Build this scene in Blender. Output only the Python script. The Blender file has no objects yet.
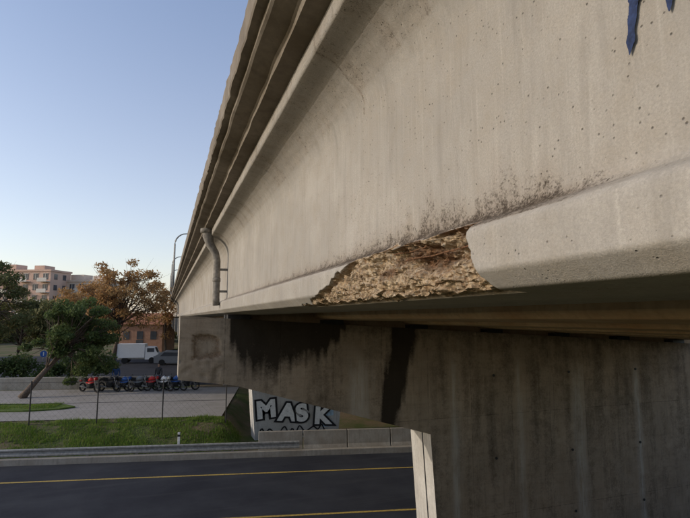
import bpy, math, random
import numpy as np
from mathutils import Vector, noise, Matrix
random.seed(7); rng=np.random.default_rng(7)
scene=bpy.context.scene
R=math.radians
# ---------------------------------------------------------------- node helpers
class NM:
    def __init__(s,name):
        s.mat=bpy.data.materials.new(name); s.mat.use_nodes=True
        s.nt=s.mat.node_tree; s.nt.nodes.clear()
        s.out=s.n('ShaderNodeOutputMaterial'); s.b=s.n('ShaderNodeBsdfPrincipled')
        s.l(s.b.outputs[0],s.out.inputs[0]); s.tc=s.n('ShaderNodeTexCoord').outputs['Object']
    def n(s,t,**k):
        x=s.nt.nodes.new(t)
        for a,b in k.items(): setattr(x,a,b)
        return x
    def l(s,a,b): s.nt.links.new(a,b)
    def mapv(s,sc,rot=(0,0,0)):
        m=s.n('ShaderNodeMapping'); s.l(s.tc,m.inputs[0]); m.inputs['Scale'].default_value=sc; m.inputs['Rotation'].default_value=rot
        return m.outputs[0]
    def noise(s,scale,detail=4,rough=.6,vec=None,dist=0):
        x=s.n('ShaderNodeTexNoise'); s.l(vec or s.tc,x.inputs['Vector'])
        x.inputs['Scale'].default_value=scale; x.inputs['Detail'].default_value=min(4,detail); x.inputs['Roughness'].default_value=rough; x.inputs['Distortion'].default_value=dist
        return x.outputs['Fac']
    def voro(s,scale,feature='F1',out='Distance',vec=None):
        x=s.n('ShaderNodeTexVoronoi'); x.feature=feature; s.l(vec or s.tc,x.inputs['Vector']); x.inputs['Scale'].default_value=scale
        return x.outputs[out]
    def mr(s,v,a,b,c=0,d=1):
        x=s.n('ShaderNodeMapRange'); s.l(v,x.inputs[0])
        for i,q in zip((1,2,3,4),(a,b,c,d)): x.inputs[i].default_value=q
        return x.outputs[0]
    def math(s,op,a,b=None):
        x=s.n('ShaderNodeMath'); x.operation=op
        for i,q in enumerate((a,b)):
            if q is None: continue
            if isinstance(q,(int,float)): x.inputs[i].default_value=q
            else: s.l(q,x.inputs[i])
        return x.outputs[0]
    def mix(s,f,a,b,mode='MIX'):
        x=s.n('ShaderNodeMix'); x.data_type='RGBA'; x.blend_type=mode
        if isinstance(f,(int,float)): x.inputs[0].default_value=f
        else: s.l(f,x.inputs[0])
        for i,q in ((6,a),(7,b)):
            if isinstance(q,tuple): x.inputs[i].default_value=(*q,1)
            else: s.l(q,x.inputs[i])
        return x.outputs[2]
    def attr(s,name):
        x=s.n('ShaderNodeAttribute'); x.attribute_name=name; return x.outputs['Fac']
    def col(s,c):
        if isinstance(c,tuple): s.b.inputs['Base Color'].default_value=(*c,1)
        else: s.l(c,s.b.inputs['Base Color'])
    def rough(s,v,spec=.3): s.b.inputs['Roughness'].default_value=v; s.b.inputs['Specular IOR Level'].default_value=spec
    def bump(s,h,strength=.3,dist=.01):
        x=s.n('ShaderNodeBump'); s.l(h,x.inputs['Height']); x.inputs['Strength'].default_value=strength; x.inputs['Distance'].default_value=dist
        s.l(x.outputs[0],s.b.inputs['Normal'])
def simple(name,c,r=.7,metal=0,var=.25,scale=8,spec=.3):
    m=NM(name); n=m.noise(scale,2)
    d=tuple(x*(1-var) for x in c); e=tuple(min(1,x*(1+var)) for x in c)
    m.col(m.mix(m.mr(n,.3,.7),d,e)); m.rough(r,spec); m.b.inputs['Metallic'].default_value=metal
    return m.mat
def plainconc(name,base,warm,streak=.4):
    m=NM(name); a=m.noise(1.3,4,.65); st=m.noise(3.0,3,.65,m.mapv((3,3,.35)))
    c=m.mix(m.mr(a,.35,.68),base,warm); c=m.mix(m.mr(st,.48,.75,0,streak),c,tuple(x*.4 for x in base))
    c=m.mix(m.mr(m.noise(14,4,.75),.45,.75,0,.4),c,tuple(x*.5 for x in base))
    m.col(c); m.rough(.9,.2); m.bump(m.noise(40,3),.3,.006); return m.mat
def concrete(name,base=(.36,.34,.30),streak=.35,stain=(.03,.027,.022),panels=False,warm=(.30,.25,.19),soft=False):
    m=NM(name)
    med=m.noise(5,4,.7); fine=m.noise(110,4,.8); big=m.noise(.9,3,.6)
    st=m.noise(3.0,4,.7,m.mapv((4,4,.35)))
    c=m.mix(m.mr(big,.35,.65),tuple(x*.82 for x in base),tuple(x*1.1 for x in base))
    c=m.mix(m.mr(med,.42,.75,0,.6),c,warm)
    c=m.mix(m.mr(st,.5,.78,0,streak),c,tuple(x*.42 for x in base))
    st2=m.noise(5.0,3,.6,m.mapv((6,6,.25)))
    c=m.mix(m.mr(st2,.56,.75,0,streak*.9),c,tuple(min(1,x*1.4) for x in base))
    c=m.mix(m.mr(fine,.36,.64,0,.5),c,tuple(x*.55 for x in base))
    h=m.math('ADD',m.math('MULTIPLY',fine,.7),m.math('MULTIPLY',med,.8))
    v=m.voro(30); 
    pit=m.math('MULTIPLY',m.mr(v,.06,.15,1,0),m.mr(med,.46,.54))
    c=m.mix(m.math('MULTIPLY',pit,.75),c,(.05,.045,.04)); h=m.math('SUBTRACT',h,m.math('MULTIPLY',pit,1.5))
    if panels:
        b=m.n('ShaderNodeTexBrick'); m.l(m.mapv((1,1,1),(R(90),0,0)),b.inputs['Vector'])
        b.offset=0; b.inputs['Scale'].default_value=1; b.inputs['Brick Width'].default_value=1.25; b.inputs['Row Height'].default_value=2.5
        b.inputs['Mortar Size'].default_value=.008; b.inputs['Mortar Smooth'].default_value=.4
        pf=m.math('MULTIPLY',b.outputs['Fac'],m.mr(med,.35,.6)); c=m.mix(m.math('MULTIPLY',pf,.6),c,(.06,.05,.04)); h=m.math('SUBTRACT',h,pf)
        w=m.noise(1.5,4,.6,m.mapv((.6,1,9))); c=m.mix(m.mr(w,.5,.72,0,.35),c,tuple(x*.5 for x in base))
    d=m.attr('dirt'); f3=m.noise(22,4,.75)
    if soft:
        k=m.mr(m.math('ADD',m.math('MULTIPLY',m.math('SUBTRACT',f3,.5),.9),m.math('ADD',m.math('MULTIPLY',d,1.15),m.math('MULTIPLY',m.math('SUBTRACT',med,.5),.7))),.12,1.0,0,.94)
    else:
        f2=m.noise(95,3,.75)
        sp=m.math('ADD',m.math('MULTIPLY',f2,.5),m.math('MULTIPLY',f3,.5))
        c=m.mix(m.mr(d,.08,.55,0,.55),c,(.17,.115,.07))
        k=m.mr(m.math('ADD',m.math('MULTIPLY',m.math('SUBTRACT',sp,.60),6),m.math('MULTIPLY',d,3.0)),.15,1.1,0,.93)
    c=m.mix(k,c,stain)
    lt=m.attr('light'); c=m.mix(m.math('MULTIPLY',m.math('MULTIPLY',lt,m.mr(st,.3,.6)),.7),c,(.50,.47,.42))
    s=m.attr('spall'); v=m.voro(34); v2=m.voro(80,out='Color')
    n10=m.noise(9,4,.75)
    peb=m.mix(m.mr(n10,.38,.62),(.40,.30,.19),(.22,.14,.08))
    peb=m.mix(m.mr(v,.40,.55,0,.4),peb,(.42,.35,.25)); sepc=m.n('ShaderNodeSeparateColor'); m.l(v2,sepc.inputs[0])
    peb=m.mix(m.mr(sepc.outputs[0],.5,.9,0,.6),peb,(.12,.088,.058))
    peb=m.mix(m.mr(sepc.outputs[1],.78,.97,0,.6),peb,(.46,.41,.33))
    r=m.attr('rust'); peb=m.mix(m.math('MULTIPLY',r,.8),peb,m.mix(m.mr(f3,.4,.6),(.15,.068,.03),(.07,.042,.028)))
    c=m.mix(s,c,peb); h=m.math('ADD',h,m.math('MULTIPLY',m.math('MULTIPLY',m.math('ADD',v,n10),s),2.2))
    m.col(c); m.rough(.9,.2); m.bump(h,.6,.007)
    return m.mat
# ---------------------------------------------------------------- mesh helpers
def link(o,parent=None):
    scene.collection.objects.link(o)
    if parent: o.parent=parent
    return o
def empty(name,loc=(0,0,0),rz=0):
    e=bpy.data.objects.new(name,None); e.location=loc; e.rotation_euler=(0,0,rz); return link(e)
def mobj(name,v,f,mats,parent=None,smooth=False,mi=None,attrs=None,loc=None):
    me=bpy.data.meshes.new(name); me.from_pydata([tuple(map(float,p)) for p in v],[],f)
    for m in mats: me.materials.append(m)
    if mi is not None: me.polygons.foreach_set('material_index',mi)
    if smooth: me.polygons.foreach_set('use_smooth',[True]*len(me.polygons))
    if attrs:
        for k,a in attrs.items():
            at=me.attributes.new(k,'FLOAT','POINT'); at.data.foreach_set('value',np.asarray(a,dtype=np.float32))
    me.update(); o=bpy.data.objects.new(name,me)
    if loc: o.location=loc
    return link(o,parent)
class MB:
    def __init__(s): s.v=[];s.f=[];s.m=[]
    def box(s,c,sz,rz=0,m=0,top=None):
        i=len(s.v); cx,cy,cz=c; a,b,d=[q/2 for q in sz]; ca,sa=math.cos(rz),math.sin(rz)
        for z in (-d,d):
            k=(top if (top and z>0) else 1)
            for x,y in ((-a,-b),(a,-b),(a,b),(-a,b)):
                x*=k;y*=k; s.v.append((cx+x*ca-y*sa,cy+x*sa+y*ca,cz+z))
        for q in ((0,3,2,1),(4,5,6,7),(0,1,5,4),(1,2,6,5),(2,3,7,6),(3,0,4,7)): s.f.append(tuple(i+k for k in q)); s.m.append(m)
    def tube(s,path,rad,n=8,m=0,closed=False):
        P=[Vector(p) for p in path]; N=len(P); i=len(s.v)
        if isinstance(rad,(int,float)): rad=[rad]*N
        up=Vector((0,0,1))
        for k,p in enumerate(P):
            d=(P[(k+1)%N]-P[k-1]) if closed else (P[min(k+1,N-1)]-P[max(k-1,0)])
            d.normalize(); a=d.cross(up)
            if a.length<.05: a=d.cross(Vector((1,0,0)))
            a.normalize(); b=d.cross(a)
            for j in range(n):
                t=2*math.pi*j/n; s.v.append(tuple(p+(a*math.cos(t)+b*math.sin(t))*rad[k]))
        for k in range(N if closed else N-1):
            k2=(k+1)%N
            for j in range(n):
                s.f.append((i+k*n+j,i+k*n+(j+1)%n,i+k2*n+(j+1)%n,i+k2*n+j)); s.m.append(m)
        if not closed:
            s.f.append(tuple(i+j for j in range(n))[::-1]); s.m.append(m)
            s.f.append(tuple(i+(N-1)*n+j for j in range(n))); s.m.append(m)
    def cyl(s,a,b,r,n=10,m=0,r2=None): s.tube([a,b],[r,r2 if r2 is not None else r],n,m)
    def ring(s,c,Rr,r,axis='y',n=18,m=0,rz=0):
        pts=[]
        for k in range(n):
            t=2*math.pi*k/n; x=Rr*math.cos(t); pts.append((c[0]+x*math.cos(rz),c[1]+x*math.sin(rz),c[2]+Rr*math.sin(t)))
        s.tube(pts,r,8,m,True)
    def prism(s,prof,y0,y1,m=0):
        i=len(s.v); n=len(prof)
        for y in (y0,y1): s.v+= [(p[0],y,p[1]) for p in prof]
        for j in range(n): s.f.append((i+j,i+(j+1)%n,i+n+(j+1)%n,i+n+j)); s.m.append(m)
        s.f.append(tuple(i+j for j in range(n))); s.m.append(m); s.f.append(tuple(i+n+j for j in range(n))[::-1]); s.m.append(m)
    def build(s,name,mats,parent=None,smooth=False,bevel=0,loc=None,rz=None):
        o=mobj(name,s.v,s.f,mats,parent,smooth,s.m,loc=loc)
        if rz is not None: o.rotation_euler=(0,0,rz)
        if bevel:
            b=o.modifiers.new('b','BEVEL'); b.width=bevel; b.segments=2; b.limit_method='ANGLE'
        return o
def sstep(a,b,x):
    t=min(1,max(0,(x-a)/(b-a))); return t*t*(3-2*t)
def fbm(x,y,z,o=4): return noise.fractal(Vector((x,y,z)),1.0,2.0,o)
def interp(x,xs,ys): return float(np.interp(x,xs,ys))
# ---------------------------------------------------------------- camera, light, sky
cam=bpy.data.cameras.new('camera'); cam.lens=26; cam.sensor_width=36; cam.clip_start=.05; cam.clip_end=6000
co=link(bpy.data.objects.new('camera',cam)); co.rotation_euler=(R(96.76),0,R(-19.7)); scene.camera=co
scene.view_settings.view_transform='Standard'; scene.view_settings.look='None'; scene.view_settings.exposure=0
EL=20; AZ=-80  # degrees, azimuth measured from +Y clockwise
w=bpy.data.worlds.new('World'); scene.world=w; w.use_nodes=True; nt=w.node_tree
sky=nt.nodes.new('ShaderNodeTexSky'); sky.sky_type='NISHITA'; sky.sun_disc=False; sky.sun_elevation=R(EL); sky.sun_rotation=R(AZ)
sky.air_density=1.0; sky.dust_density=1.5; sky.ozone_density=1.6
# thin atmospheric haze, thickest at the horizon, added on top of the clear sky
tcw=nt.nodes.new('ShaderNodeTexCoord'); sx=nt.nodes.new('ShaderNodeSeparateXYZ'); nt.links.new(tcw.outputs['Generated'],sx.inputs[0])
mrw=nt.nodes.new('ShaderNodeMapRange'); nt.links.new(sx.outputs[2],mrw.inputs[0])
mrw.inputs[1].default_value=0; mrw.inputs[2].default_value=.62; mrw.inputs[3].default_value=1; mrw.inputs[4].default_value=0
pw=nt.nodes.new('ShaderNodeMath'); pw.operation='POWER'; nt.links.new(mrw.outputs[0],pw.inputs[0]); pw.inputs[1].default_value=1.4
mh=nt.nodes.new('ShaderNodeMix'); mh.data_type='RGBA'; nt.links.new(pw.outputs[0],mh.inputs[0]); mh.inputs[6].default_value=(.75,.85,1.3,1); mh.inputs[7].default_value=(2.6,2.15,1.95,1)
ad=nt.nodes.new('ShaderNodeMix'); ad.data_type='RGBA'; ad.blend_type='ADD'; ad.inputs[0].default_value=1
nt.links.new(sky.outputs[0],ad.inputs[6]); nt.links.new(mh.outputs[2],ad.inputs[7])
nt.links.new(ad.outputs[2],nt.nodes['Background'].inputs[0]); nt.nodes['Background'].inputs[1].default_value=.15
sl=bpy.data.lights.new('sun','SUN'); sl.energy=2.1; sl.angle=R(.6); sl.color=(1,.88,.73)
so=link(bpy.data.objects.new('sun',sl))
sd=Vector((math.sin(R(AZ))*math.cos(R(EL)),math.cos(R(AZ))*math.cos(R(EL)),math.sin(R(EL))))
so.rotation_euler=sd.to_track_quat('Z','Y').to_euler()
# ---------------------------------------------------------------- materials
M_gird=concrete('girder_concrete',(.365,.345,.315),.4,(.038,.028,.02),warm=(.30,.265,.215))
M_in=plainconc('inner_girder_concrete',(.42,.33,.22),(.33,.22,.13))  # browner than the edge girder: warm ground bounce put into the colour
M_deck=plainconc('deck_concrete',(.24,.21,.175),(.14,.115,.085),.5)
M_pier=concrete('pier_concrete',(.40,.325,.245),.5,(.022,.017,.012),panels=True,warm=(.27,.20,.135),soft=True)
M_barr=plainconc('barrier_concrete',(.36,.34,.30),(.26,.23,.19))
M_pave=plainconc('pavement_concrete',(.31,.29,.27),(.25,.235,.21),.1)
M_light=plainconc('column_paint_lit_side',(.50,.49,.47),(.40,.38,.35))  # white paint on farther piers; sunlit tone on the main column's side
M_g2=plainconc('girder_concrete_plain',(.35,.33,.30),(.28,.25,.21))
M_black=simple('black_spray',(.015,.015,.018)); M_white=simple('white_spray',(.75,.75,.73),var=.12)
M_blue=simple('blue_spray',(.016,.03,.085),.8,var=.4,scale=60); M_lblue=simple('pale_blue_spray',(.35,.48,.60))
M_galv=simple('galvanised_steel',(.28,.28,.27),.7,.25,.25)
M_dark=simple('dark_metal',(.03,.03,.032),.5); M_rust=simple('rusty_steel',(.12,.06,.03),.9,0,.5,60)
M_pipe=simple('drain_pipe_paint',(.20,.185,.165),.8,0,.35,12)
M_yel=NM('yellow_marking'); M_yel.col(M_yel.mix(M_yel.mr(M_yel.noise(14,4,.7),.42,.7,0,.75),(.50,.35,.08),(.08,.07,.05))); M_yel.rough(.7); M_yel=M_yel.mat
m=NM('asphalt'); a=m.noise(60,4,.8); b=m.noise(.5,4,.6); v=m.voro(110)
c=m.mix(m.mr(b,.35,.65),(.024,.026,.034),(.040,.043,.052)); c=m.mix(m.mr(a,.55,.8,0,.6),c,(.08,.08,.085)); c=m.mix(m.mr(m.noise(1,4,.6,m.mapv((.15,3,1),(0,0,R(12.4)))),.5,.7,0,.4),c,(.055,.057,.063))
m.col(c); m.rough(.85,.12); m.bump(v,.3,.01); M_asph=m.mat
m=NM('ground'); a=m.noise(.35,4,.65); b=m.noise(9,4,.75)
c=m.mix(m.mr(a,.42,.6),(.17,.13,.085),(.07,.10,.03)); c=m.mix(m.mr(b,.4,.75,0,.6),c,(.10,.08,.05)); m.col(c); m.rough(1,.1); m.bump(b,.8,.05); M_ground=m.mat
m=NM('grass_turf'); b=m.noise(9,4,.75); c=m.mix(m.mr(b,.35,.7),(.06,.11,.02),(.14,.17,.05)); m.col(c); m.rough(1,.1); m.bump(b,.8,.05); M_turf=m.mat
def leafmat(name,c1,c2,c3,sc=1.2,tr=.35):
    m=NM(name); a=m.noise(sc,2,.6); b=m.noise(9,1,.7)
    c=m.mix(m.mr(a,.35,.65),c1,c2); c=m.mix(m.mr(b,.5,.72),c,c3); m.col(c); m.rough(.7,.25)
    t=m.n('ShaderNodeBsdfTranslucent'); m.l(c,t.inputs[0]); x=m.n('ShaderNodeMixShader'); x.inputs[0].default_value=tr
    m.l(m.b.outputs[0],x.inputs[1]); m.l(t.outputs[0],x.inputs[2]); m.l(x.outputs[0],m.out.inputs[0]); return m.mat
L_pine=leafmat('pine_needles',(.055,.09,.03),(.11,.15,.05),(.14,.17,.05))
L_aut=leafmat('autumn_leaves',(.38,.20,.08),(.46,.28,.12),(.26,.21,.08))
L_olive=leafmat('olive_leaves',(.08,.11,.04),(.15,.155,.06),(.25,.18,.075))
L_grass=leafmat('grass_blades',(.09,.17,.02),(.17,.26,.045),(.24,.24,.08),.8)
M_bark=simple('bark',(.12,.09,.068),.95,0,.4,14)
# ---------------------------------------------------------------- BRIDGE
bridge=empty('bridge')
CF=-.055
def cf(x): return CF*(x-1.15)
def fillpts(pts,step):
    out=[]
    for (a,b),(c,d) in zip(pts[:-1],pts[1:]):
        n=max(1,int(round(math.hypot(c-a,d-b)/step)))
        for k in range(n): out.append((a+(c-a)*k/n,b+(d-b)*k/n))
    return out
low=[(1.60,.085),(1.235,.112),(1.222,.118),(1.157,.178),(1.150,.190),(1.15,.335),(1.153,.352),(1.17,.372),(1.20,.388),(1.27,.418),(1.292,.44),(1.30,.47)]
web=[(1.30,.47),(1.30,1.42)]
topf=[(1.30,1.42),(1.292,1.50),(1.268,1.59),(1.22,1.68),(1.15,1.76),(1.07,1.82),(.97,1.85),(.927,1.86),(.915,1.87),(.915,2.0)]
rest=[(.915,2.0),(1.95,1.97),(1.95,1.86),(1.6,1.72),(1.55,1.5),(1.55,.48),(1.9,.34),(1.93,.10),(1.90,.07)]
prof=fillpts(low,.008)+fillpts(web,.022)+fillpts(topf,.03)+rest
def sp_ymin(z,y): return 1.64+.42*(z-.1)+.035*fbm(0,z*9,3.1)
def spall_mask(x,y,z):
    if y<1.5 or y>4.6 or z>.47 or x>1.36: return -1
    n=.045*fbm(y*5,z*5,1.3,6)*sstep(1.7,2.1,y)
    zt=interp(y,[1.6,2.0,2.4,2.9,3.15,3.35,3.5,3.8,4.45],[.41,.412,.41,.405,.385,.32,.27,.21,.11])+n
    return min(zt-z,(y-sp_ymin(z,y)))
ys=list(np.arange(-6,.3,.45))+list(np.arange(.3,1.45,.03))+list(np.arange(1.45,4.6,.008))+list(np.arange(4.6,11.9,.06))+[11.93]
V=[];D=[];SP=[];RU=[];LT=[]
for y in ys:
    for (x,z) in prof:
        X,Z=x,z; s=0; ru=0
        if 1.5<y<4.6 and z<.47 and x<1.36:
            mk=spall_mask(x,y,z)
            if mk>0:
                s=sstep(0,.006,mk); dep=sstep(0,.026,mk)
                rg=noise.fractal(Vector((y*5,z*9,x*7)),.65,2.2,7)
                vd=noise.voronoi(Vector((y*13+.5*rg,z*20,x*12)))[0]
                cell=vd[1]-vd[0]
                cavity=.06*sstep(.2,.28,z)*sstep(.42,.35,z)*sstep(3.0,2.3,y)*(1+.6*rg)
                tx=1.20+.035*sstep(.44,.25,z)+.035*sstep(.2,.1,z)+.042*rg-.045*min(.5,cell)+cavity+random.uniform(-.002,.002)
                tx-= .045*sstep(3.2,4.2,y)
                X=max(x,x*(1-dep)+tx*dep) if x<1.33 else x
                Z=z+(.026*noise.noise(Vector((y*13,x*20,z*20)))+.012*rg+.018)*dep*(1 if z<.16 else .4)*sstep(.43,.36,z)
                ru=min(1,sstep(.0,.4,fbm(y*3.4,z*10,7)+.4*sstep(2.9,2.1,y))*sstep(3.4,2.6,y)*sstep(.17,.27,z))
        if x<1.31 and not s: X+=.0022*noise.noise(Vector((y*6,z*6,0)))+.004*noise.noise(Vector((y*1.3,z*1.7,4)))+ (.006*max(0,noise.noise(Vector((y*14,z*14,5)))) if .33<z<.45 else 0)
        d=0
        if x<1.31:
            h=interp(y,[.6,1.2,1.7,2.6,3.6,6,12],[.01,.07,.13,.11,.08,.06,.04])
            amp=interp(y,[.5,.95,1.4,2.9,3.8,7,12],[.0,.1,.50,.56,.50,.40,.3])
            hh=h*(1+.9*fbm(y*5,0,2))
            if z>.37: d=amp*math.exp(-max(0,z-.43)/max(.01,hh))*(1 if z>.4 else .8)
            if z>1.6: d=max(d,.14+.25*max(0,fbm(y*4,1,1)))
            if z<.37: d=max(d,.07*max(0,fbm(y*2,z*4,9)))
            if z>1.45 and abs(y-3.2-.06*fbm(0,z*6,3))<.012: d=max(d,.3)
        if s: d=.0
        V.append((X,y,Z));D.append(d);SP.append(s);RU.append(ru);LT.append(0)
n=len(prof);F=[];sm=[]
for k in range(len(ys)-1):
    for j in range(n):
        a=k*n+j;b=k*n+(j+1)%n; F.append((a,a+n,b+n,b)); sm.append(not(SP[a]>.9 and SP[b+n]>.9))
F.append(tuple(range(n))); F.append(tuple((len(ys)-1)*n+j for j in range(n))[::-1]); sm+=[False,False]
g=mobj('edge_girder',V,F,[M_gird],bridge,True,attrs={'dirt':D,'spall':SP,'rust':RU,'light':LT})
g.data.polygons.foreach_set('use_smooth',sm)
# short lengths of exposed reinforcement, mostly buried in the broken concrete
mb=MB()
def bar(y0,y1,z,x,r):
    P=[]; N=14
    for k in range(N+1):
        y=y0+(y1-y0)*k/N; P.append((x+.008*math.sin(k*.9),y,z+.004*math.sin(k*.6+1)))
    mb.tube(P,r,7)
bar(1.86,2.5,.315,1.255,.0045); bar(2.1,2.7,.365,1.258,.004)
mb.build('exposed_rebar',[M_rust],bridge,True)
cprof=low+web[1:]+topf[1:]+rest[1:]
def girder(name,x0,y0,y1,mat):
    mb=MB(); P=[(p[0]-1.15+x0,p[1]+cf(x0)) for p in cprof]
    L=list(np.arange(y0,y1,2.0))+[y1]; nn=len(P)
    for y in L: mb.v+=[(p[0],y,p[1]) for p in P]
    for k in range(len(L)-1):
        for j in range(nn):
            a=k*nn+j;b=k*nn+(j+1)%nn; mb.f.append((a,a+nn,b+nn,b)); mb.m.append(0)
    mb.f.append(tuple(range(nn))); mb.m.append(0); mb.f.append(tuple((len(L)-1)*nn+j for j in range(nn))[::-1]); mb.m.append(0)
    return mb.build(name,[mat],bridge)
PY=[11.88+13.7*k for k in range(9)]
GX=[3.4,5.7,8.0,10.3,12.6,14.9]
for x in GX: girder('inner_girder',x,-6,11.93,M_in)
for k in range(8):
    girder('edge_girder_span',1.15,PY[k]+.06,PY[k+1]-.02,M_g2)
    for x in GX: girder('inner_girder_span',x,PY[k]+.06,PY[k+1]-.02,M_in)
def captop(x): return -.055*(x-1.15)
mb=MB()
for xa in [1.15]+GX[:-1]:
    xb=xa+2.3; zc=cf(xa+1.5)
    for yy in (4.5,-2):
        mb.box(((xa+.42+xb+.13)/2,yy,1.05+zc),(xb+.13-xa-.42-.01,.25,1.5))
mb.prism([(1.75,captop(1.75)-.01),(1.75,1.9),(17,1.0),(17,captop(17)-.01)],11.78,11.86)
mb.build('diaphragms',[M_in],bridge)
xe=17.2; ze=cf(xe)
dprof=[(.93,2.003),(.77,2.03),(.77,2.085),(.755,2.10),(.61,2.135),(.59,2.15),(.59,2.19),(.515,2.20),(.505,2.22),(.505,2.44),(.52,2.47),(.80,2.49),(.80,2.36),(1.1,2.30),(xe-.6,2.30+ze),(xe-.3,2.49+ze),(xe,2.49+ze),(xe,2.15+ze),(xe-.5,2.003+ze)]
L=list(np.arange(-6,11.9,.08))+list(np.arange(12,118,1.5))
V=[];nn=len(dprof)
for y in L:
    for j,p in enumerate(dprof):
        e=.014*noise.noise(Vector((y*2.5,p[1]*9,p[0]*4))) if j<12 and y<12 else 0
        if j in (7,8,9,10) and y<12: e+=.04*max(0,noise.noise(Vector((y*5,3,3)))-.1)+.012*noise.noise(Vector((y*16,p[1]*3,1)))
        V.append((p[0]+e,y,p[1]+e*.4))
F=[]
for k in range(len(L)-1):
    for j in range(nn):
        a=k*nn+j;b=k*nn+(j+1)%nn; F.append((a,b,b+nn,a+nn)[::-1])
F.append(tuple(range(nn)));F.append(tuple((len(L)-1)*nn+j for j in range(nn))[::-1])
mobj('deck_slab',V,F,[M_deck],bridge)
mb=MB()
for (x,z0) in ((.74,2.48),(xe-.15,2.49+ze)):
    for y in np.arange(-5.5,112,2.0): mb.box((x,y,z0+.31),(.06,.08,.62))
    for zz in (.22,.42,.60): mb.box((x,53,z0+zz),(.05,118,.05))
mb.build('bridge_railing',[M_galv],bridge)
mb=MB(); yj=11.62
mb.tube([(.84,yj,2.02),(.84,yj,1.86),(.90,yj,1.66),(1.02,yj,1.47),(1.06,yj,1.3),(1.06,yj,.45),(1.07,yj,.28)],[.12,.12,.095,.08,.078,.078,.078],14)
mb.tube([(.82,yj,2.02),(.82,yj,1.93)],[.15,.15],14); mb.tube([(1.06,yj,.9),(1.06,yj,.82)],[.09,.09],14)
mb.build('drain_pipe',[M_pipe],bridge,True)
mb=MB(); mb.box((1.2,yj,1.1),(.2,.04,.05)); mb.box((1.2,yj,.6),(.2,.04,.05)); mb.build('pipe_brackets',[M_pipe],bridge)
# piers
def pier_main():
    y0,y1=11.3,12.45
    V=[];F=[];D=[];LT=[];SPL=[]
    def zb(x): return interp(x,[.3,1.5,6.3,20],[-1.30,-1.47,-2.86,-2.86])
    def down(a,b,x):   # 1 above b, 0 below a (a>b enforced)
        b=min(b,a-.15); return sstep(a,b,x)
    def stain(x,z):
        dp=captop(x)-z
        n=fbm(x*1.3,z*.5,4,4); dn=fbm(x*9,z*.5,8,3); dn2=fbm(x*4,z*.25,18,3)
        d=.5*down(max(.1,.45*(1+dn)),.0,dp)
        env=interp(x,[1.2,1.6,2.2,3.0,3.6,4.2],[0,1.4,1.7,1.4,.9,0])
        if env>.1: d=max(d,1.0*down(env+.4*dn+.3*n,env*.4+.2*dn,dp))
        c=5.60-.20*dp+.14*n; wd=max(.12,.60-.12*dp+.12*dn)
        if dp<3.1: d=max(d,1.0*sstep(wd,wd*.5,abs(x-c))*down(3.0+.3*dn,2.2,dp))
        for xc,ln,k,ww in ((7.5,1.8,.38,.5),(8.7,3.0,.45,.4),(9.9,1.9,.32,.5),(11.8,4.8,.5,.45),(12.6,2.6,.38,.5),(13.6,4.2,.42,.5),(14.8,2.0,.4,.6)):
            wd=ww*max(.3,1+.3*dn)
            d=max(d,k*sstep(wd,0,abs(x-xc-.12*n))*down(ln+.4*dn,ln*.2,dp))
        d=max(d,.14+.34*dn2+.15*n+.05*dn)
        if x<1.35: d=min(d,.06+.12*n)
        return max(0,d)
    def light(x,z):
        dp=captop(x)-z; dn=fbm(x*7,z*.5,2,3)
        l=0
        for xc,ln,w in ((11.0,6,.34),(9.0,3.5,.16),(13.2,5,.2),(4.4,2.2,.4),(7.0,5,.18)):
            l=max(l,sstep(w*max(.3,1+.5*dn),0,abs(x-xc-.06*dn))*sstep(.4,1.3,dp))
        return l
    xs=list(np.arange(.3,17.01,.045)); nz=70
    for x in xs:
        a,b=captop(x),zb(x)
        for k in range(nz+1):
            z=a+(b-a)*k/nz
            e=.012*noise.noise(Vector((x*3,z*3,1))); sp=0
            if x<1.3 and z<-.9: e+=.05*max(0,noise.noise(Vector((x*6,z*6,4))))
            q=max(abs(x-.86)/.30,abs(z+.62)/.27)+.25*fbm(x*6,z*6,2)
            if q<1: e+=.05*sstep(1,.8,q); sp=.75*sstep(1,.9,q)*sstep(.3,.75,q)
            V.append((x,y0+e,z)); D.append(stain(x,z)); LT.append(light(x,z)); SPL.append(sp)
    for i in range(len(xs)-1):
        for k in range(nz):
            a=i*(nz+1)+k; F.append((a,a+1,a+nz+2,a+nz+1))
    xs2=[6.3+ (17-6.3)*i/230 for i in range(231)]; nz2=90; base=len(V)
    for i,x in enumerate(xs2):
        for k in range(nz2+1):
            z=-2.86-3.5*k/nz2; xx=x+ (.22*k/nz2*(1-i/230))
            V.append((xx,y0+.012*noise.noise(Vector((xx*3,z*3,1))),z)); D.append(stain(xx,z)); LT.append(light(xx,z)); SPL.append(0)
    for i in range(230):
        for k in range(nz2):
            a=base+i*(nz2+1)+k; F.append((a,a+1,a+nz2+2,a+nz2+1))
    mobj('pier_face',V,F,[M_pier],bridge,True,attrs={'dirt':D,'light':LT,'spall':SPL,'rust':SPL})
    mb=MB()
    capP=[(.31,captop(.3)-.012),(17,captop(17)-.012),(17,-2.855),(6.3,-2.855),(1.5,-1.465),(.31,-1.295)]
    mb.prism(capP,y0+.075,y1)
    mb.prism([(.31,captop(.3)-.012),(.34,captop(.34)-.012),(.34,-1.30),(.31,-1.295)],y0+.01,y0+.073)
    colP=[(6.302,-2.85),(6.522,-6.4),(17,-6.4),(17,-2.85)]
    mb.prism(colP,y0+.016,y1-.05,1)  # pale side face: sunlight on it is put into the colour
    mb.prism([(6.296,-2.87),(6.30,-2.87),(6.52,-6.4),(6.514,-6.4)],y0+.42,y0+.47,2)
    for x in (8.2,10.7,13.2,15.7):
        for z in (-1.5,-3.6,-5.2): mb.cyl((x,y0-.02,z),(x,y0+.02,z),.035,12,2)
    mb.build('pier_body',[M_g2,M_light,M_dark],bridge)
pier_main()
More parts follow.
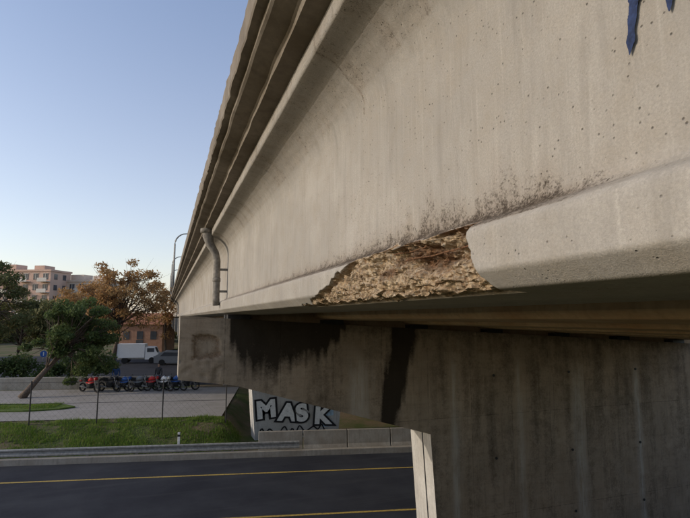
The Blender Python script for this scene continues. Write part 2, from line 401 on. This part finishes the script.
mb=MB()
for x in [1.15]+GX:
    for yy in (11.62,12.15): mb.box((x+.42,yy,captop(x+.42)+.03),(.5,.3,.14))
mb.build('bearing_pads',[M_dark],bridge)
def pier_std(name,yc,x0=4.2,mat=M_g2,mcol=M_light):
    y0,y1=yc-.55,yc+.55; mb=MB()
    mb.prism([(.9,captop(.9)),(17,captop(17)),(17,-2.8),(9.4,-2.8),(3.6,-2.4),(.9,-1.3)],y0,y1,0)
    mb.prism([(x0-.15,-2.50),(x0+.15,-6.3),(x0+4.35,-6.3),(x0+4.7,-2.79)],y0+.004,y1-.004,1)
    mb.prism([(x0+8,-2.79),(x0+8.2,-6.3),(x0+12,-6.3),(x0+12.3,-2.79)],y0+.004,y1-.004,1)
    mb.build(name,[mat,mcol],bridge)
for k in range(1,8): pier_std('pier',PY[k])
# graffiti on the second pier
yf=PY[1]-.55
gr=empty('graffiti')
def txt(s,loc,size,off,mat,name,rot=(R(90),0,0),sh=0,sx=1):
    c=bpy.data.curves.new(name,'FONT'); c.body=s; c.size=size; c.offset=off; c.shear=sh; c.extrude=.001; c.space_character=1.12
    o=bpy.data.objects.new(name,c); link(o); o.location=loc; o.rotation_euler=rot; o.scale=(sx,1,1)
    dg=bpy.context.evaluated_depsgraph_get(); me=bpy.data.meshes.new_from_object(o.evaluated_get(dg)); me.materials.clear(); me.materials.append(mat)
    q=bpy.data.objects.new(name,me); q.location=loc; q.rotation_euler=rot; q.scale=(sx,1,1); link(q,gr); bpy.data.objects.remove(o)
xx=4.40
for i,(ch,dz,rt) in enumerate([('M',.48,-5),('A',.36,6),('S',.22,-7),('K',.08,4)]):
    z0=-5.34+dz
    for off,mt,yo,nm in ((.15,M_black,-.008-.012*i,'outline_'),(.06,M_white,-.014-.012*i,'fill_')):
        txt(ch,(xx,yf+yo,z0),1.10,off,mt,nm+ch.lower(),rot=(R(90),R(rt),0),sx=1.12)
    xx+=(1.08,.93,.88,.9)[i]
mb=MB()
def scr(pts,w=.035,yo=-.006):
    i0=len(mb.v)
    for k,(x,z) in enumerate(pts):
        a=pts[max(0,k-1)];b=pts[min(len(pts)-1,k+1)]; dx,dz=b[0]-a[0],b[1]-a[1]; l=math.hypot(dx,dz) or 1
        for sg in (-1,1): mb.v.append((x-sg*dz/l*w,yf+yo,z+sg*dx/l*w))
    for k in range(len(pts)-1): mb.f.append((i0+2*k,i0+2*k+1,i0+2*k+3,i0+2*k+2)); mb.m.append(0)
scr([(4.55+ .055*k,-5.52+.12*math.sin(k*.7+1.5*math.sin(k*.21))+.06*math.sin(k*.37)) for k in range(62)])
scr([(4.6+ .05*k,-5.78+.07*math.sin(k*1.1+2*math.sin(k*.3))) for k in range(50)],.03,-.0065)
mb.build('scribble_line',[M_black],gr)
mb=MB()
mb.box((8.05,yf-.004,-4.75),(.55,.004,.42),.0,0); mb.box((8.0,yf-.004,-5.35),(.5,.004,.3),0,0)
mb.build('blue_patch',[M_lblue],gr)
gs=empty('blue_graffiti')
mb=MB()
def stroke(pts,w,xo=0):
    P=[];N=60
    for k in range(N+1):
        t=k/N*(len(pts)-1); i=min(int(t),len(pts)-2); f=t-i
        P.append((pts[i][0]*(1-f)+pts[i+1][0]*f,pts[i][1]*(1-f)+pts[i+1][1]*f))
    i0=len(mb.v)
    for k,(y,z) in enumerate(P):
        a=P[max(0,k-1)];b=P[min(N,k+1)]; dy,dz=b[0]-a[0],b[1]-a[1]; l=math.hypot(dy,dz); ny,nz=-dz/l,dy/l
        ww=w*(.8+.3*noise.noise(Vector((k*.15,w*100,y*9))))*(min(1,(k+1)/4,(N-k+1)/9))
        for sg in (-1,1):
            q=ww*(1+.15*noise.noise(Vector((k*1.1,sg*5,z))))
            mb.v.append((1.290-xo,y+sg*ny*q,z+sg*nz*q))
    for k in range(N): mb.f.append((i0+2*k,i0+2*k+1,i0+2*k+3,i0+2*k+2)); mb.m.append(0)
stroke([(1.0,1.08),(1.02,.97),(1.035,.89),(1.05,.79)],.018)
stroke([(.998,1.08),(1.012,.99),(1.026,.93)],.024,.001)
stroke([(.908,1.08),(.910,.97),(.918,.85)],.015)
stroke([(.83,1.02),(.85,.9),(.84,.8)],.012)
mb.build('spray_strokes',[M_blue],gs)
# ---------------------------------------------------------------- TERRAIN
e=Vector((.9767,-.2148,0)); nv=Vector((.2148,.9767,0)); RZ=math.atan2(e.y,e.x)
def W(t,s,z): return tuple(e*t+nv*s+Vector((0,0,z)))
def gz(s,t=-20):
    a=interp(s,[-200,-2,1.6,10.4,11.5,22.95,23.05,23.3,25.4,27,3000],[-1.9,-1.75,-1.72,-5.95,-6.03,-6.03,-6.0,-5.82,-5.02,-4.95,-4.95])
    b=interp(s,[-200,-2,1.6,10.4,11.5,22.95,23.05,30,36,3000],[-1.9,-1.75,-1.72,-5.95,-6.03,-6.03,-5.95,-5.85,-4.95,-4.95])
    k=sstep(-2.9,-1.6,t); return a*(1-k)+b*k
ss=[-800,-100,-30,-10,-2,0,1.6,3,5,7,9,10.4,11.5,13,16,20,22.95,23.05,23.3]+list(np.arange(23.6,27,.3))+[27,28,29,30,33,35,40,50,65,80,100,130,170,230,320,500,900,2500]
ts=[-2500,-900,-400,-200,-120,-80,-60,-50,-40,-30]+list(np.arange(-24,24,.5))+[26,30,40,60,100,200,400,900,2500]
V=[];F=[]
for s in ss:
    for t in ts:
        z=gz(s,t)
        if 23.3<s<26.9 and abs(t)<26: z+=.07*noise.noise(Vector((t*.7,s*.9,0)))
        V.append(W(t,s,z))
nt_=len(ts)
for i in range(len(ss)-1):
    for j in range(nt_-1): a=i*nt_+j; F.append((a,a+1,a+nt_+1,a+nt_))
mobj('ground',V,F,[M_ground],None,True)
def sheet(name,t0,t1,s0,s1,z,mat,parent=None):
    nT=max(1,int((t1-t0)/20)); V=[];F=[]
    for k in range(nT+1):
        t=t0+(t1-t0)*k/nT; V+=[W(t,s0,z),W(t,s1,z)]
    for k in range(nT): F.append((2*k,2*k+2,2*k+3,2*k+1))
    return mobj(name,V,F,[mat],parent)
sheet('road',-400,400,12.6,22.72,-6.0,M_asph)
sheet('yellow_line',-400,400,20.44,20.56,-5.994,M_yel)
sheet('yellow_line',-400,400,16.08,16.20,-5.994,M_yel)
mb=MB()
c=W(0,22.85,-5.91); mb.box(c,(800,.26,.32),RZ); mb.build('kerb',[M_barr],None,bevel=.02)
c=W(0,12.45,-5.93); mb=MB(); mb.box(c,(800,.25,.26),RZ); mb.build('kerb',[M_barr],None,bevel=.02)
sheet('pavement',-60,-2.9,26.6,37.5,-4.93,M_pave)
sheet('car_park',-90,60,39,70,-4.92,M_asph)
V=[];F=[]
for k in range(41):
    t=-24+k*.5; s=31.5+1.6*math.sin((t+18)/5.0)
    V+=[W(t,s,-4.925),W(t,s+.16,-4.925)]
for k in range(40): F.append((2*k,2*k+2,2*k+3,2*k+1))
mobj('white_line',V,F,[M_barr])
V=[];F=[]
pp=[(-24,29.6),(-13.4,29.0),(-11.8,29.4),(-11.2,30.0),(-12.0,30.8),(-14.6,31.3),(-24,31.6)]
for t,s in pp: V.append(W(t,s,-4.85))
for t,s in pp: V.append(W(t,s,-4.95))
F=[tuple(range(7))]+[(i,i+7,(i+1)%7+7,(i+1)%7) for i in range(7)]
mobj('grass_bed',V,F,[M_turf])
def blades(name,n,tr,sr,zf,hmin,hmax,mat):
    V=[];F=[]
    for i in range(n):
        t=random.uniform(*tr); s=random.uniform(*sr); dens=fbm(t*.6,s*.9,3)
        if dens<-.25 and random.random()<.7: continue
        p=Vector(W(t,s,zf(t,s))); a=random.uniform(0,6.28); h=random.uniform(hmin,hmax)*(1+.7*dens); ww=random.uniform(.008,.02)
        d=Vector((math.cos(a),math.sin(a),0)); ln=Vector((random.uniform(-.5,.5),random.uniform(-.5,.5),0))*h
        k=len(V); V+= [p-d*ww,p+d*ww,p+ln+Vector((0,0,h))]; F.append((k,k+1,k+2))
    return mobj(name,V,F,[mat])
blades('grass',55000,(-22,-1.8),(23.2,26.5),lambda t,s:gz(s,t)+.07*noise.noise(Vector((t*.7,s*.9,0)))-.01,.05,.17,L_grass)
blades('grass',9000,(-21,-12.2),(29.5,31.1),lambda t,s:-4.86,.04,.12,L_grass)
# guardrail + barrier
mb=MB(); gp=[(0,.16),(-.05,.13),(-.05,.08),(.0,.03),(.0,-.03),(-.05,-.08),(-.05,-.13),(0,-.16)]
t0,t1=-60,.9
for t in (t0,t1):
    for a,b in gp: mb.v.append(W(t,22.9+a,-5.54+b))
    for a,b in gp[::-1]: mb.v.append(W(t,22.906+a,-5.54+b))
k=len(gp)*2
for j in range(k): mb.f.append((j,(j+1)%k,k+(j+1)%k,k+j)); mb.m.append(0)
for t in np.arange(t0,t1,2.0): mb.box(W(t,23.0,-5.76),(.1,.06,.60),RZ)
mb.build('guardrail',[M_galv],None)
mb=MB(); t=-.9
jb=[(-.25,-6.0),(-.25,-5.9),(-.12,-5.65),(-.08,-5.05),(.08,-5.05),(.12,-5.65),(.25,-5.9),(.25,-6.0)]
while t<40:
    i=len(mb.v)
    for tt in (t,t+1.96):
        for a,b in jb: mb.v.append(W(tt,23.32+a+.02*((t*7)%1),b+.02*((t*3)%1)))
    for j in range(8): mb.f.append((i+j,i+8+j,i+8+(j+1)%8,i+(j+1)%8)); mb.m.append(0)
    mb.f.append(tuple(range(i,i+8))); mb.m.append(0); mb.f.append(tuple(range(i+8,i+16))[::-1]); mb.m.append(0)
    t+=2.0
mb.build('concrete_barrier',[M_barr],None,bevel=.015)
mb=MB(); p=W(-4.35,23.35,0); mb.box((p[0],p[1],-5.4),(.10,.04,.85),RZ,0); mb.box((p[0],p[1]-.0,-5.12),(.104,.044,.1),RZ,1); mb.build('marker_post',[M_white,M_dark],None,bevel=.008)
mb=MB()
posts=np.arange(-38.6,3.4,3.0); posts=posts[posts<-1.5]
for t in posts:
    x,y,_=W(t,25.7,0); mb.cyl((x,y,-5.15),(x,y,-2.95),.03,8)
for z in (-3.02,-4.0,-4.95): mb.cyl(W(posts[0],25.7,z),W(posts[-1],25.7,z),.009,5)
for t in np.arange(posts[0],posts[-1],.28):
    for sg in (1,-1):
        a=t if sg==1 else t+1.95; b=t+1.95 if sg==1 else t
        if max(a,b)<=posts[-1]+.05:
            mb.cyl(W(a,25.7,-4.97),W(b,25.7,-3.02),.002,3)
mb.build('chain_link_fence',[M_dark],None)
mb=MB(); mb.box(W(-24,38,-4.55),(30,.3,.85),RZ); mb.build('low_wall',[M_barr],None,bevel=.02)
mb=MB(); mb.box(W(15,30.5,-4.4),(20,.4,3.2),RZ); mb.build('retaining_wall',[M_in],None)
# ---------------------------------------------------------------- trees
def tree(name,base,top,crown_c,crown_r,nclump,nleaf,lsize,lmat,trunk_r=.16,clr=.85,seed=1,flat=1.0):
    r=random.Random(seed); g=np.random.default_rng(seed)
    root=empty(name,base); B=Vector(base)
    mb=MB(); T=Vector(top)-B; path=[];n=8
    for k in range(n+1):
        f=k/n; path.append(tuple(T*f+Vector((.12*math.sin(f*5+seed),.12*math.cos(f*4+seed)-.12,0))*T.length*.12*(1 if k else 0)))
    mb.tube(path,[trunk_r*(1.35-.25*min(1,k))*(1-.75*k/n) for k in range(n+1)],9)
    C=Vector(crown_c)-B; cl=[]
    while len(cl)<nclump:
        p=Vector((r.uniform(-1,1),r.uniform(-1,1),r.uniform(-1,1)))
        if p.length>1 or p.length<.25: continue
        wob=.72+.4*noise.noise(p*2.2+Vector((seed,0,0)))+.2
        q=Vector((p.x*crown_r[0],p.y*crown_r[1],p.z*crown_r[2]))*wob
        cl.append(C+q)
    for q in cl:
        f=r.uniform(.45,.95); s=Vector(path[int(f*n)]); mid=(s+q)/2+Vector((r.uniform(-.2,.2),r.uniform(-.2,.2),r.uniform(.0,.3)))
        rr=trunk_r*(1-.7*f)*.5
        mb.tube([tuple(s),tuple(mid),tuple(q)],[rr,rr*.55,rr*.15],5)
        for _ in range(3):
            q2=q+Vector((r.gauss(0,1),r.gauss(0,1),r.gauss(.2,.8)))*clr*.7
            mb.tube([tuple(mid),tuple((mid+q2)/2),tuple(q2)],[rr*.35,rr*.25,rr*.08],4)
    mb.build('trunk',[M_bark],root,True)
    tot=nclump*nleaf
    ce=np.repeat(np.array([tuple(q) for q in cl]),nleaf,axis=0)
    rad=np.repeat(np.array([clr*r.uniform(.55,1.2) for _ in cl]),nleaf)
    d=g.normal(size=(tot,3)); d/=np.linalg.norm(d,axis=1)[:,None]
    pos=ce+d*(rad*g.uniform(.15,1,tot)**.6)[:,None]*np.array([1,1,.65*flat])
    a=g.normal(size=(tot,3)); a/=np.linalg.norm(a,axis=1)[:,None]
    b=np.cross(a,g.normal(size=(tot,3))); b/=np.linalg.norm(b,axis=1)[:,None]
    sz=lsize*g.uniform(.6,1.4,tot)[:,None]
    v=np.stack([pos-a*sz,pos-b*sz*.45,pos+a*sz,pos+b*sz*.45],axis=1).reshape(-1,3)
    me=bpy.data.meshes.new('foliage'); me.from_pydata(v.tolist(),[],np.arange(tot*4).reshape(-1,4).tolist()); me.materials.append(lmat)
    link(bpy.data.objects.new('foliage',me),root)
tree('pine_tree',(-8.2,36.6,-4.95),(-5.0,38.2,-.6),(-5.3,38.2,-1.2),(3.0,2.6,2.7),70,240,.11,L_pine,.19,.66,3)
tree('autumn_tree',(-5.0,60,-4.95),(-4.6,60.4,3.5),(-4.6,60,2.3),(4.7,3.5,4.3),90,110,.15,L_aut,.24,1.05,5)
tree('autumn_tree',(.2,68,-4.95),(.0,68,3),(-.6,68,1.2),(3.0,2.5,3.6),35,60,.16,L_aut,.18,.9,15)
tree('broadleaf_tree',(-12.6,45,-4.95),(-12.3,45,3.5),(-12.6,45,1.2),(2.9,3,4.2),60,220,.13,L_olive,.22,.8,8)
tree('olive_tree',(-15.5,66,-4.95),(-15.2,66,0),(-14.5,66,-.6),(5.5,3,3),60,190,.18,L_olive,.2,1.2,11)
tree('autumn_tree',(-10.8,72,-4.95),(-10.8,72,1),(-10.8,72,.6),(4,3,3.4),60,150,.18,L_aut,.2,1.1,12)
def mass(name,items,mat,nleaf,size,seed):
    g=np.random.default_rng(seed); P=[]
    for (x,y,z,rx,rz) in items:
        nc=26
        for _ in range(nc):
            d=g.normal(size=3); d/=np.linalg.norm(d); c=np.array([x,y,z])+d*np.array([rx,rx,rz])*g.uniform(.3,.9)
            q=g.normal(size=(nleaf,3)); q/=np.linalg.norm(q,axis=1)[:,None]
            P.append(c+q*(g.uniform(.2,1,nleaf)**.6)[:,None]*rx*.38)
    pos=np.concatenate(P); tot=len(pos)
    a=g.normal(size=(tot,3)); a/=np.linalg.norm(a,axis=1)[:,None]; b=np.cross(a,g.normal(size=(tot,3))); b/=np.linalg.norm(b,axis=1)[:,None]
    sz=size*g.uniform(.6,1.4,tot)[:,None]
    v=np.stack([pos-a*sz,pos-b*sz*.5,pos+a*sz,pos+b*sz*.5],axis=1).reshape(-1,3)
    me=bpy.data.meshes.new(name); me.from_pydata(v.tolist(),[],np.arange(tot*4).reshape(-1,4).tolist()); me.materials.append(mat)
    link(bpy.data.objects.new(name,me))
it=[]
for k in range(26):
    px=-60+k*10; kk=(px-345)/498; Dp=random.uniform(95,125)
    it.append((Dp*(.9415*kk+.337),Dp*(.9415-.337*kk),random.uniform(-3.5,-1.0),random.uniform(3,4.5),random.uniform(2.5,4.2)))
mass('distant_trees',it,L_olive,80,.35,4)
it=[(-16+k*1.9,44.0+random.uniform(-.6,.6)+ (6-k)*.25,-4.1+random.uniform(-.2,.5),1.3,.9) for k in range(7)]
mass('hedge',it,L_pine,55,.12,9)
# ---------------------------------------------------------------- buildings
M_wall=simple('beige_render',(.58,.40,.31),.9,0,.1,.3); M_wall2=simple('cream_render',(.62,.50,.40),.9,0,.1,.3)
M_glass=simple('window_glass',(.07,.075,.085),.2,0,.3,.5,.5); M_brick=simple('red_render',(.33,.19,.13),.9,0,.2,2)
M_roof=simple('roof_tiles',(.28,.12,.07),.9,0,.3,3); M_pl=simple('white_trim',(.60,.56,.5),.7,0,.1)
def block(name,loc,rz,w,dp,h,fl,bays,wall):
    root=empty(name,loc,rz)
    mb=MB(); mb.box((w/2,dp/2,h/2),(w,dp,h)); mb.box((w/2,dp/2,h+.25),(w+.5,dp+.5,.5)); mb.box((w*.3,dp/2,h+1.3),(4,4,1.8)); mb.box((w*.75,dp/2,h+1.1),(3,4,1.4)); mb.build('walls',[wall],root)
    g=MB();b=MB(); fh=h/fl; bw=w/bays
    for f in range(fl):
        for k in range(bays):
            x=(k+.5)*bw; z=f*fh+fh*.52
            g.box((x,-.0,z),(bw*.5,.12,fh*.52)); 
            if k%2==0: b.box((x,-.75,f*fh+.15),(bw*.95,1.5,.18)); b.box((x,-1.46,f*fh+.65),(bw*.95,.08,.85))
            b.box((x,-.08,z+fh*.3),(bw*.55,.2,.12)); b.box((x,-.09,z),(.1,.12,fh*.5))
        for k in range(int(dp/3.4)): g.box((w+.0,2+k*3.4,f*fh+fh*.52),(.12,1.3,fh*.5)); g.box((0,2+k*3.4,f*fh+fh*.52),(.12,1.3,fh*.5))
    g.build('windows',[M_glass],root); b.build('balconies',[M_pl],root)
block('apartment_building',(-47,160,-5),R(-27),20,8,17.4,6,7,M_wall)
block('apartment_building',(-28.5,158,-5),R(-27),14,8,15.0,5,5,M_wall2)
root=empty('red_house',(-6.6,82,-4.95),R(-18))
mb=MB(); mb.box((3.3,3,2.0),(6.6,6,4)); mb.build('walls',[M_brick],root)
mb=MB(); mb.v=[(-.4,-.4,4.0),(7,-.4,4.0),(7,6.4,4.0),(-.4,6.4,4.0),(-.4,3,5.7),(7,3,5.7)]; mb.f=[(0,1,5,4),(2,3,4,5),(0,4,3),(1,2,5),(0,3,2,1)]; mb.m=[0]*5; mb.build('roof',[M_roof],root)
mb=MB()
for x in (1.3,3.3,5.3):
    mb.box((x,-.0,2.4),(.9,.1,1.2)); 
mb.box((3.3,0,.85),(1,.12,1.7)); mb.build('windows',[M_glass],root)
# ---------------------------------------------------------------- vehicles
M_vw=simple('white_vehicle_paint',(.75,.75,.74),.35,0,.04); M_tyre=simple('tyre',(.02,.02,.02),.9)
root=empty('delivery_truck',(-2.6,60.5,-4.92),R(-8))
mb=MB(); mb.box((-.7,0,1.35),(2.9,1.7,1.5)); mb.build('cargo_box',[M_vw],root,bevel=.03)
mb=MB()
prof_=[(.8,.45),(2.15,.45),(2.2,.95),(2.0,1.15),(1.72,1.72),(.8,1.76)]
mb.prism(prof_,-.8,.8); mb.box((-.1,0,.5),(4,.7,.16)); mb.build('cab',[M_vw],root,bevel=.03)
mb=MB(); mb.box((1.35,-.80,1.42),(.75,.03,.42)); mb.box((1.35,.80,1.42),(.75,.03,.42)); mb.v+= [(2.01,-.7,1.16),(2.01,.7,1.16),(1.74,.7,1.68),(1.74,-.7,1.68)]; k=len(mb.v)-4; mb.f.append((k,k+1,k+2,k+3)); mb.m.append(0); mb.build('windows',[M_glass],root)
mb=MB()
for x in (-1.3,1.5):
    for y in (-.72,.72): mb.cyl((x,y-.1,.33),(x,y+.1,.33),.33,16)
mb.build('wheels',[M_tyre],root)
def car(loc,rz,paint):
    root=empty('parked_car',loc,rz)
    mb=MB(); mb.prism([(-2.0,.3),(2.0,.3),(2.05,.65),(1.9,.8),(.95,.92),(.35,1.38),(-1.1,1.42),(-1.85,.98),(-2.05,.9)],-.82,.82); mb.build('body',[paint],root,bevel=.05)
    mb=MB(); 
    for y in (-.825,.825): mb.prism([(-1.45,.95),(.75,.95),(.3,1.3),(-1.05,1.34)],y-.01,y+.01)
    mb.build('windows',[M_glass],root)
    mb=MB()
    for x in (-1.25,1.3):
        for y in (-.74,.74): mb.cyl((x,y-.1,.31),(x,y+.1,.31),.31,16)
    mb.build('wheels',[M_tyre],root)
M_cg=simple('grey_vehicle_paint',(.18,.19,.2),.35,0,.05); M_cr=simple('red_vehicle_paint',(.45,.03,.03),.35,0,.05); M_cb=simple('blue_vehicle_paint',(.03,.10,.32),.35,0,.05)
car((1.2,57,-4.92),R(-10),M_cg)
def bike(x,y,rz,paint):
    root=empty('motorcycle',(x,y,-4.93),rz)
    mb=MB()
    for wx in (-.62,.66): mb.ring((wx,0,.30),.25,.055,m=0); mb.cyl((wx,-.05,.30),(wx,.05,.30),.07,8,1)
    mb.build('wheels',[M_tyre,M_galv],root,True)
    mb=MB()
    mb.tube([(.66,.08,.3),(.52,.08,.72),(.42,.08,.98)],.025,6,1); mb.tube([(.66,-.08,.3),(.52,-.08,.72),(.42,-.08,.98)],.025,6,1)
    mb.tube([(.40,-.36,1.02),(.44,-.15,1.0),(.44,.15,1.0),(.40,.36,1.02)],.02,6,1)
    mb.tube([(-.62,.07,.3),(-.1,.07,.34),(.2,0,.45)],.03,6,1)
    mb.box((.05,0,.42),(.42,.26,.30),0,2); 
    mb.tube([(-.72,0,.80),(-.45,0,.80),(-.1,0,.76)],[.06,.13,.12],8,2)
    mb.tube([(-.1,0,.76),(.12,0,.86),(.38,0,.84)],[.10,.16,.09],10,0)
    mb.tube([(-.3,0,.62),(.0,0,.55),(.4,0,.7)],[.05,.09,.05],8,0)
    mb.box((.53,0,.9),(.10,.2,.2),0,0); mb.box((-.78,0,.72),(.16,.14,.10),0,0)
    mb.tube([(-.7,-.14,.38),(-.1,-.14,.30)],[.06,.04],8,1)
    mb.tube([(.42,.28,1.0),(.44,.34,1.14)],.012,5,2); mb.tube([(.42,-.28,1.0),(.44,-.34,1.14)],.012,5,2)
    mb.build('body',[paint,M_galv,M_tyre],root,True)
for i,(x,y) in enumerate([(-4.6,38.0),(-3.4,37.9),(-2.5,37.6),(-1.6,37.4),(-.8,37.2),(.0,37.0),(.8,36.9),(1.5,36.8)]):
    bike(x,y,R(-28+random.uniform(-14,14)),[M_cr,M_dark,M_cb,M_cg,M_cr,M_vw,M_cb,M_dark][i])
M_skin=simple('skin',(.40,.25,.18),.6,0,.05); M_hair=simple('dark_hair',(.02,.015,.012),.8); M_jean=simple('denim',(.04,.06,.12),.9); M_jk=simple('jacket_blue',(.06,.12,.30),.9); M_jk2=simple('jacket_dark',(.05,.05,.055),.9)
def person(x,y,rz,jk):
    root=empty('person',(x,y,-4.93),rz)
    def skin(name,pts,edges,rad,mat):
        me=bpy.data.meshes.new(name); me.from_pydata(pts,edges,[]); me.materials.append(mat)
        o=link(bpy.data.objects.new(name,me),root)
        mo=o.modifiers.new('s','SKIN'); 
        for i,rr in enumerate(rad): me.skin_vertices[0].data[i].radius=(rr,rr*.8)
        me.skin_vertices[0].data[0].use_root=True
        su=o.modifiers.new('u','SUBSURF'); su.levels=1; su.render_levels=1
    skin('jacket',[(0,0,.92),(0,0,1.15),(0,0,1.38),(0,0,1.46),(-.19,0,1.40),(-.25,.03,1.14),(-.22,-.10,.92),(.19,0,1.40),(.25,.02,1.14),(.24,-.03,.88)],[(0,1),(1,2),(2,3),(2,4),(4,5),(5,6),(2,7),(7,8),(8,9)],[.15,.15,.16,.07,.075,.055,.045,.075,.055,.045],jk)
    skin('trousers',[(0,0,.93),(-.10,0,.84),(-.12,-.02,.48),(-.13,.0,.09),(-.14,-.12,.04),(.10,0,.84),(.13,-.02,.48),(.15,.02,.09),(.17,-.10,.04)],[(0,1),(1,2),(2,3),(3,4),(0,5),(5,6),(6,7),(7,8)],[.14,.10,.07,.05,.04,.10,.07,.05,.04],M_jean)
    skin('head',[(0,0,1.45),(0,0,1.54),(0,-.01,1.63),(0,0,1.70)],[(0,1),(1,2),(2,3)],[.05,.06,.095,.08],M_skin)
    skin('hair',[(0,.03,1.62),(0,.02,1.71),(0,-.02,1.74)],[(0,1),(1,2)],[.085,.095,.06],M_hair)
    for sg in (-1,1):
        hx=-.215 if sg<0 else .24; hy=-.13 if sg<0 else -.05; hz=.86 if sg<0 else .82
        skin('hand',[(hx,hy,hz+.03),(hx,hy-.01,hz-.04),(hx-.02,hy-.01,hz-.12),(hx-.007,hy-.012,hz-.13),(hx+.008,hy-.012,hz-.127),(hx+.022,hy-.01,hz-.11),(hx-.035*sg,hy-.03,hz-.06)],[(0,1),(1,2),(1,3),(1,4),(1,5),(0,6)],[.028,.032,.009,.009,.009,.009,.011],M_skin)
person(-3.1,39.0,R(20),M_jk); person(-.3,38.4,R(-30),M_jk2)
def sign(x,y,h,mat,rd=.3):
    root=empty('traffic_sign',(x,y,-4.93)); mb=MB(); mb.cyl((0,0,0),(0,0,h),.03,8); mb.build('pole',[M_galv],root)
    mb=MB(); mb.cyl((0,-.035,h-.3),(0,-.06,h-.3),rd,24); mb.build('disc',[mat],root)
    mb=MB(); mb.box((0,-.064,h-.3),(.07,.006,rd*1.1)); mb.build('symbol',[M_white],root)
M_sb=simple('sign_blue',(.02,.10,.38),.4,0,.05)
sign(-9.0,46.0,2.4,M_sb,.25)
def lamp(x,y,z0,h):
    root=empty('street_lamp',(x,y,z0)); mb=MB()
    pts=[(0,0,0),(0,0,h*.8)]; rr=[.13,.10]
    for k in range(1,7):
        a=k/6*math.pi/2; pts.append((1.3*(1-math.cos(a)),0,h*.8+ (h*.17)*math.sin(a))); rr.append(.10-.006*k)
    pts.append((1.9,0,h*.975)); rr.append(.06)
    mb.tube(pts,rr,8); mb.box((0,0,.2),(.3,.3,.4)); mb.build('pole',[M_galv],root,True)
    mb=MB(); mb.tube([(1.75,0,h*.975),(2.1,0,h*.985),(2.5,0,h*.98),(2.6,0,h*.975)],[.06,.18,.16,.05],8); mb.build('lamp_head',[M_dark],root,True)
for y in (62,86,110): lamp(.72,y,2.48,7.8)
print('done')
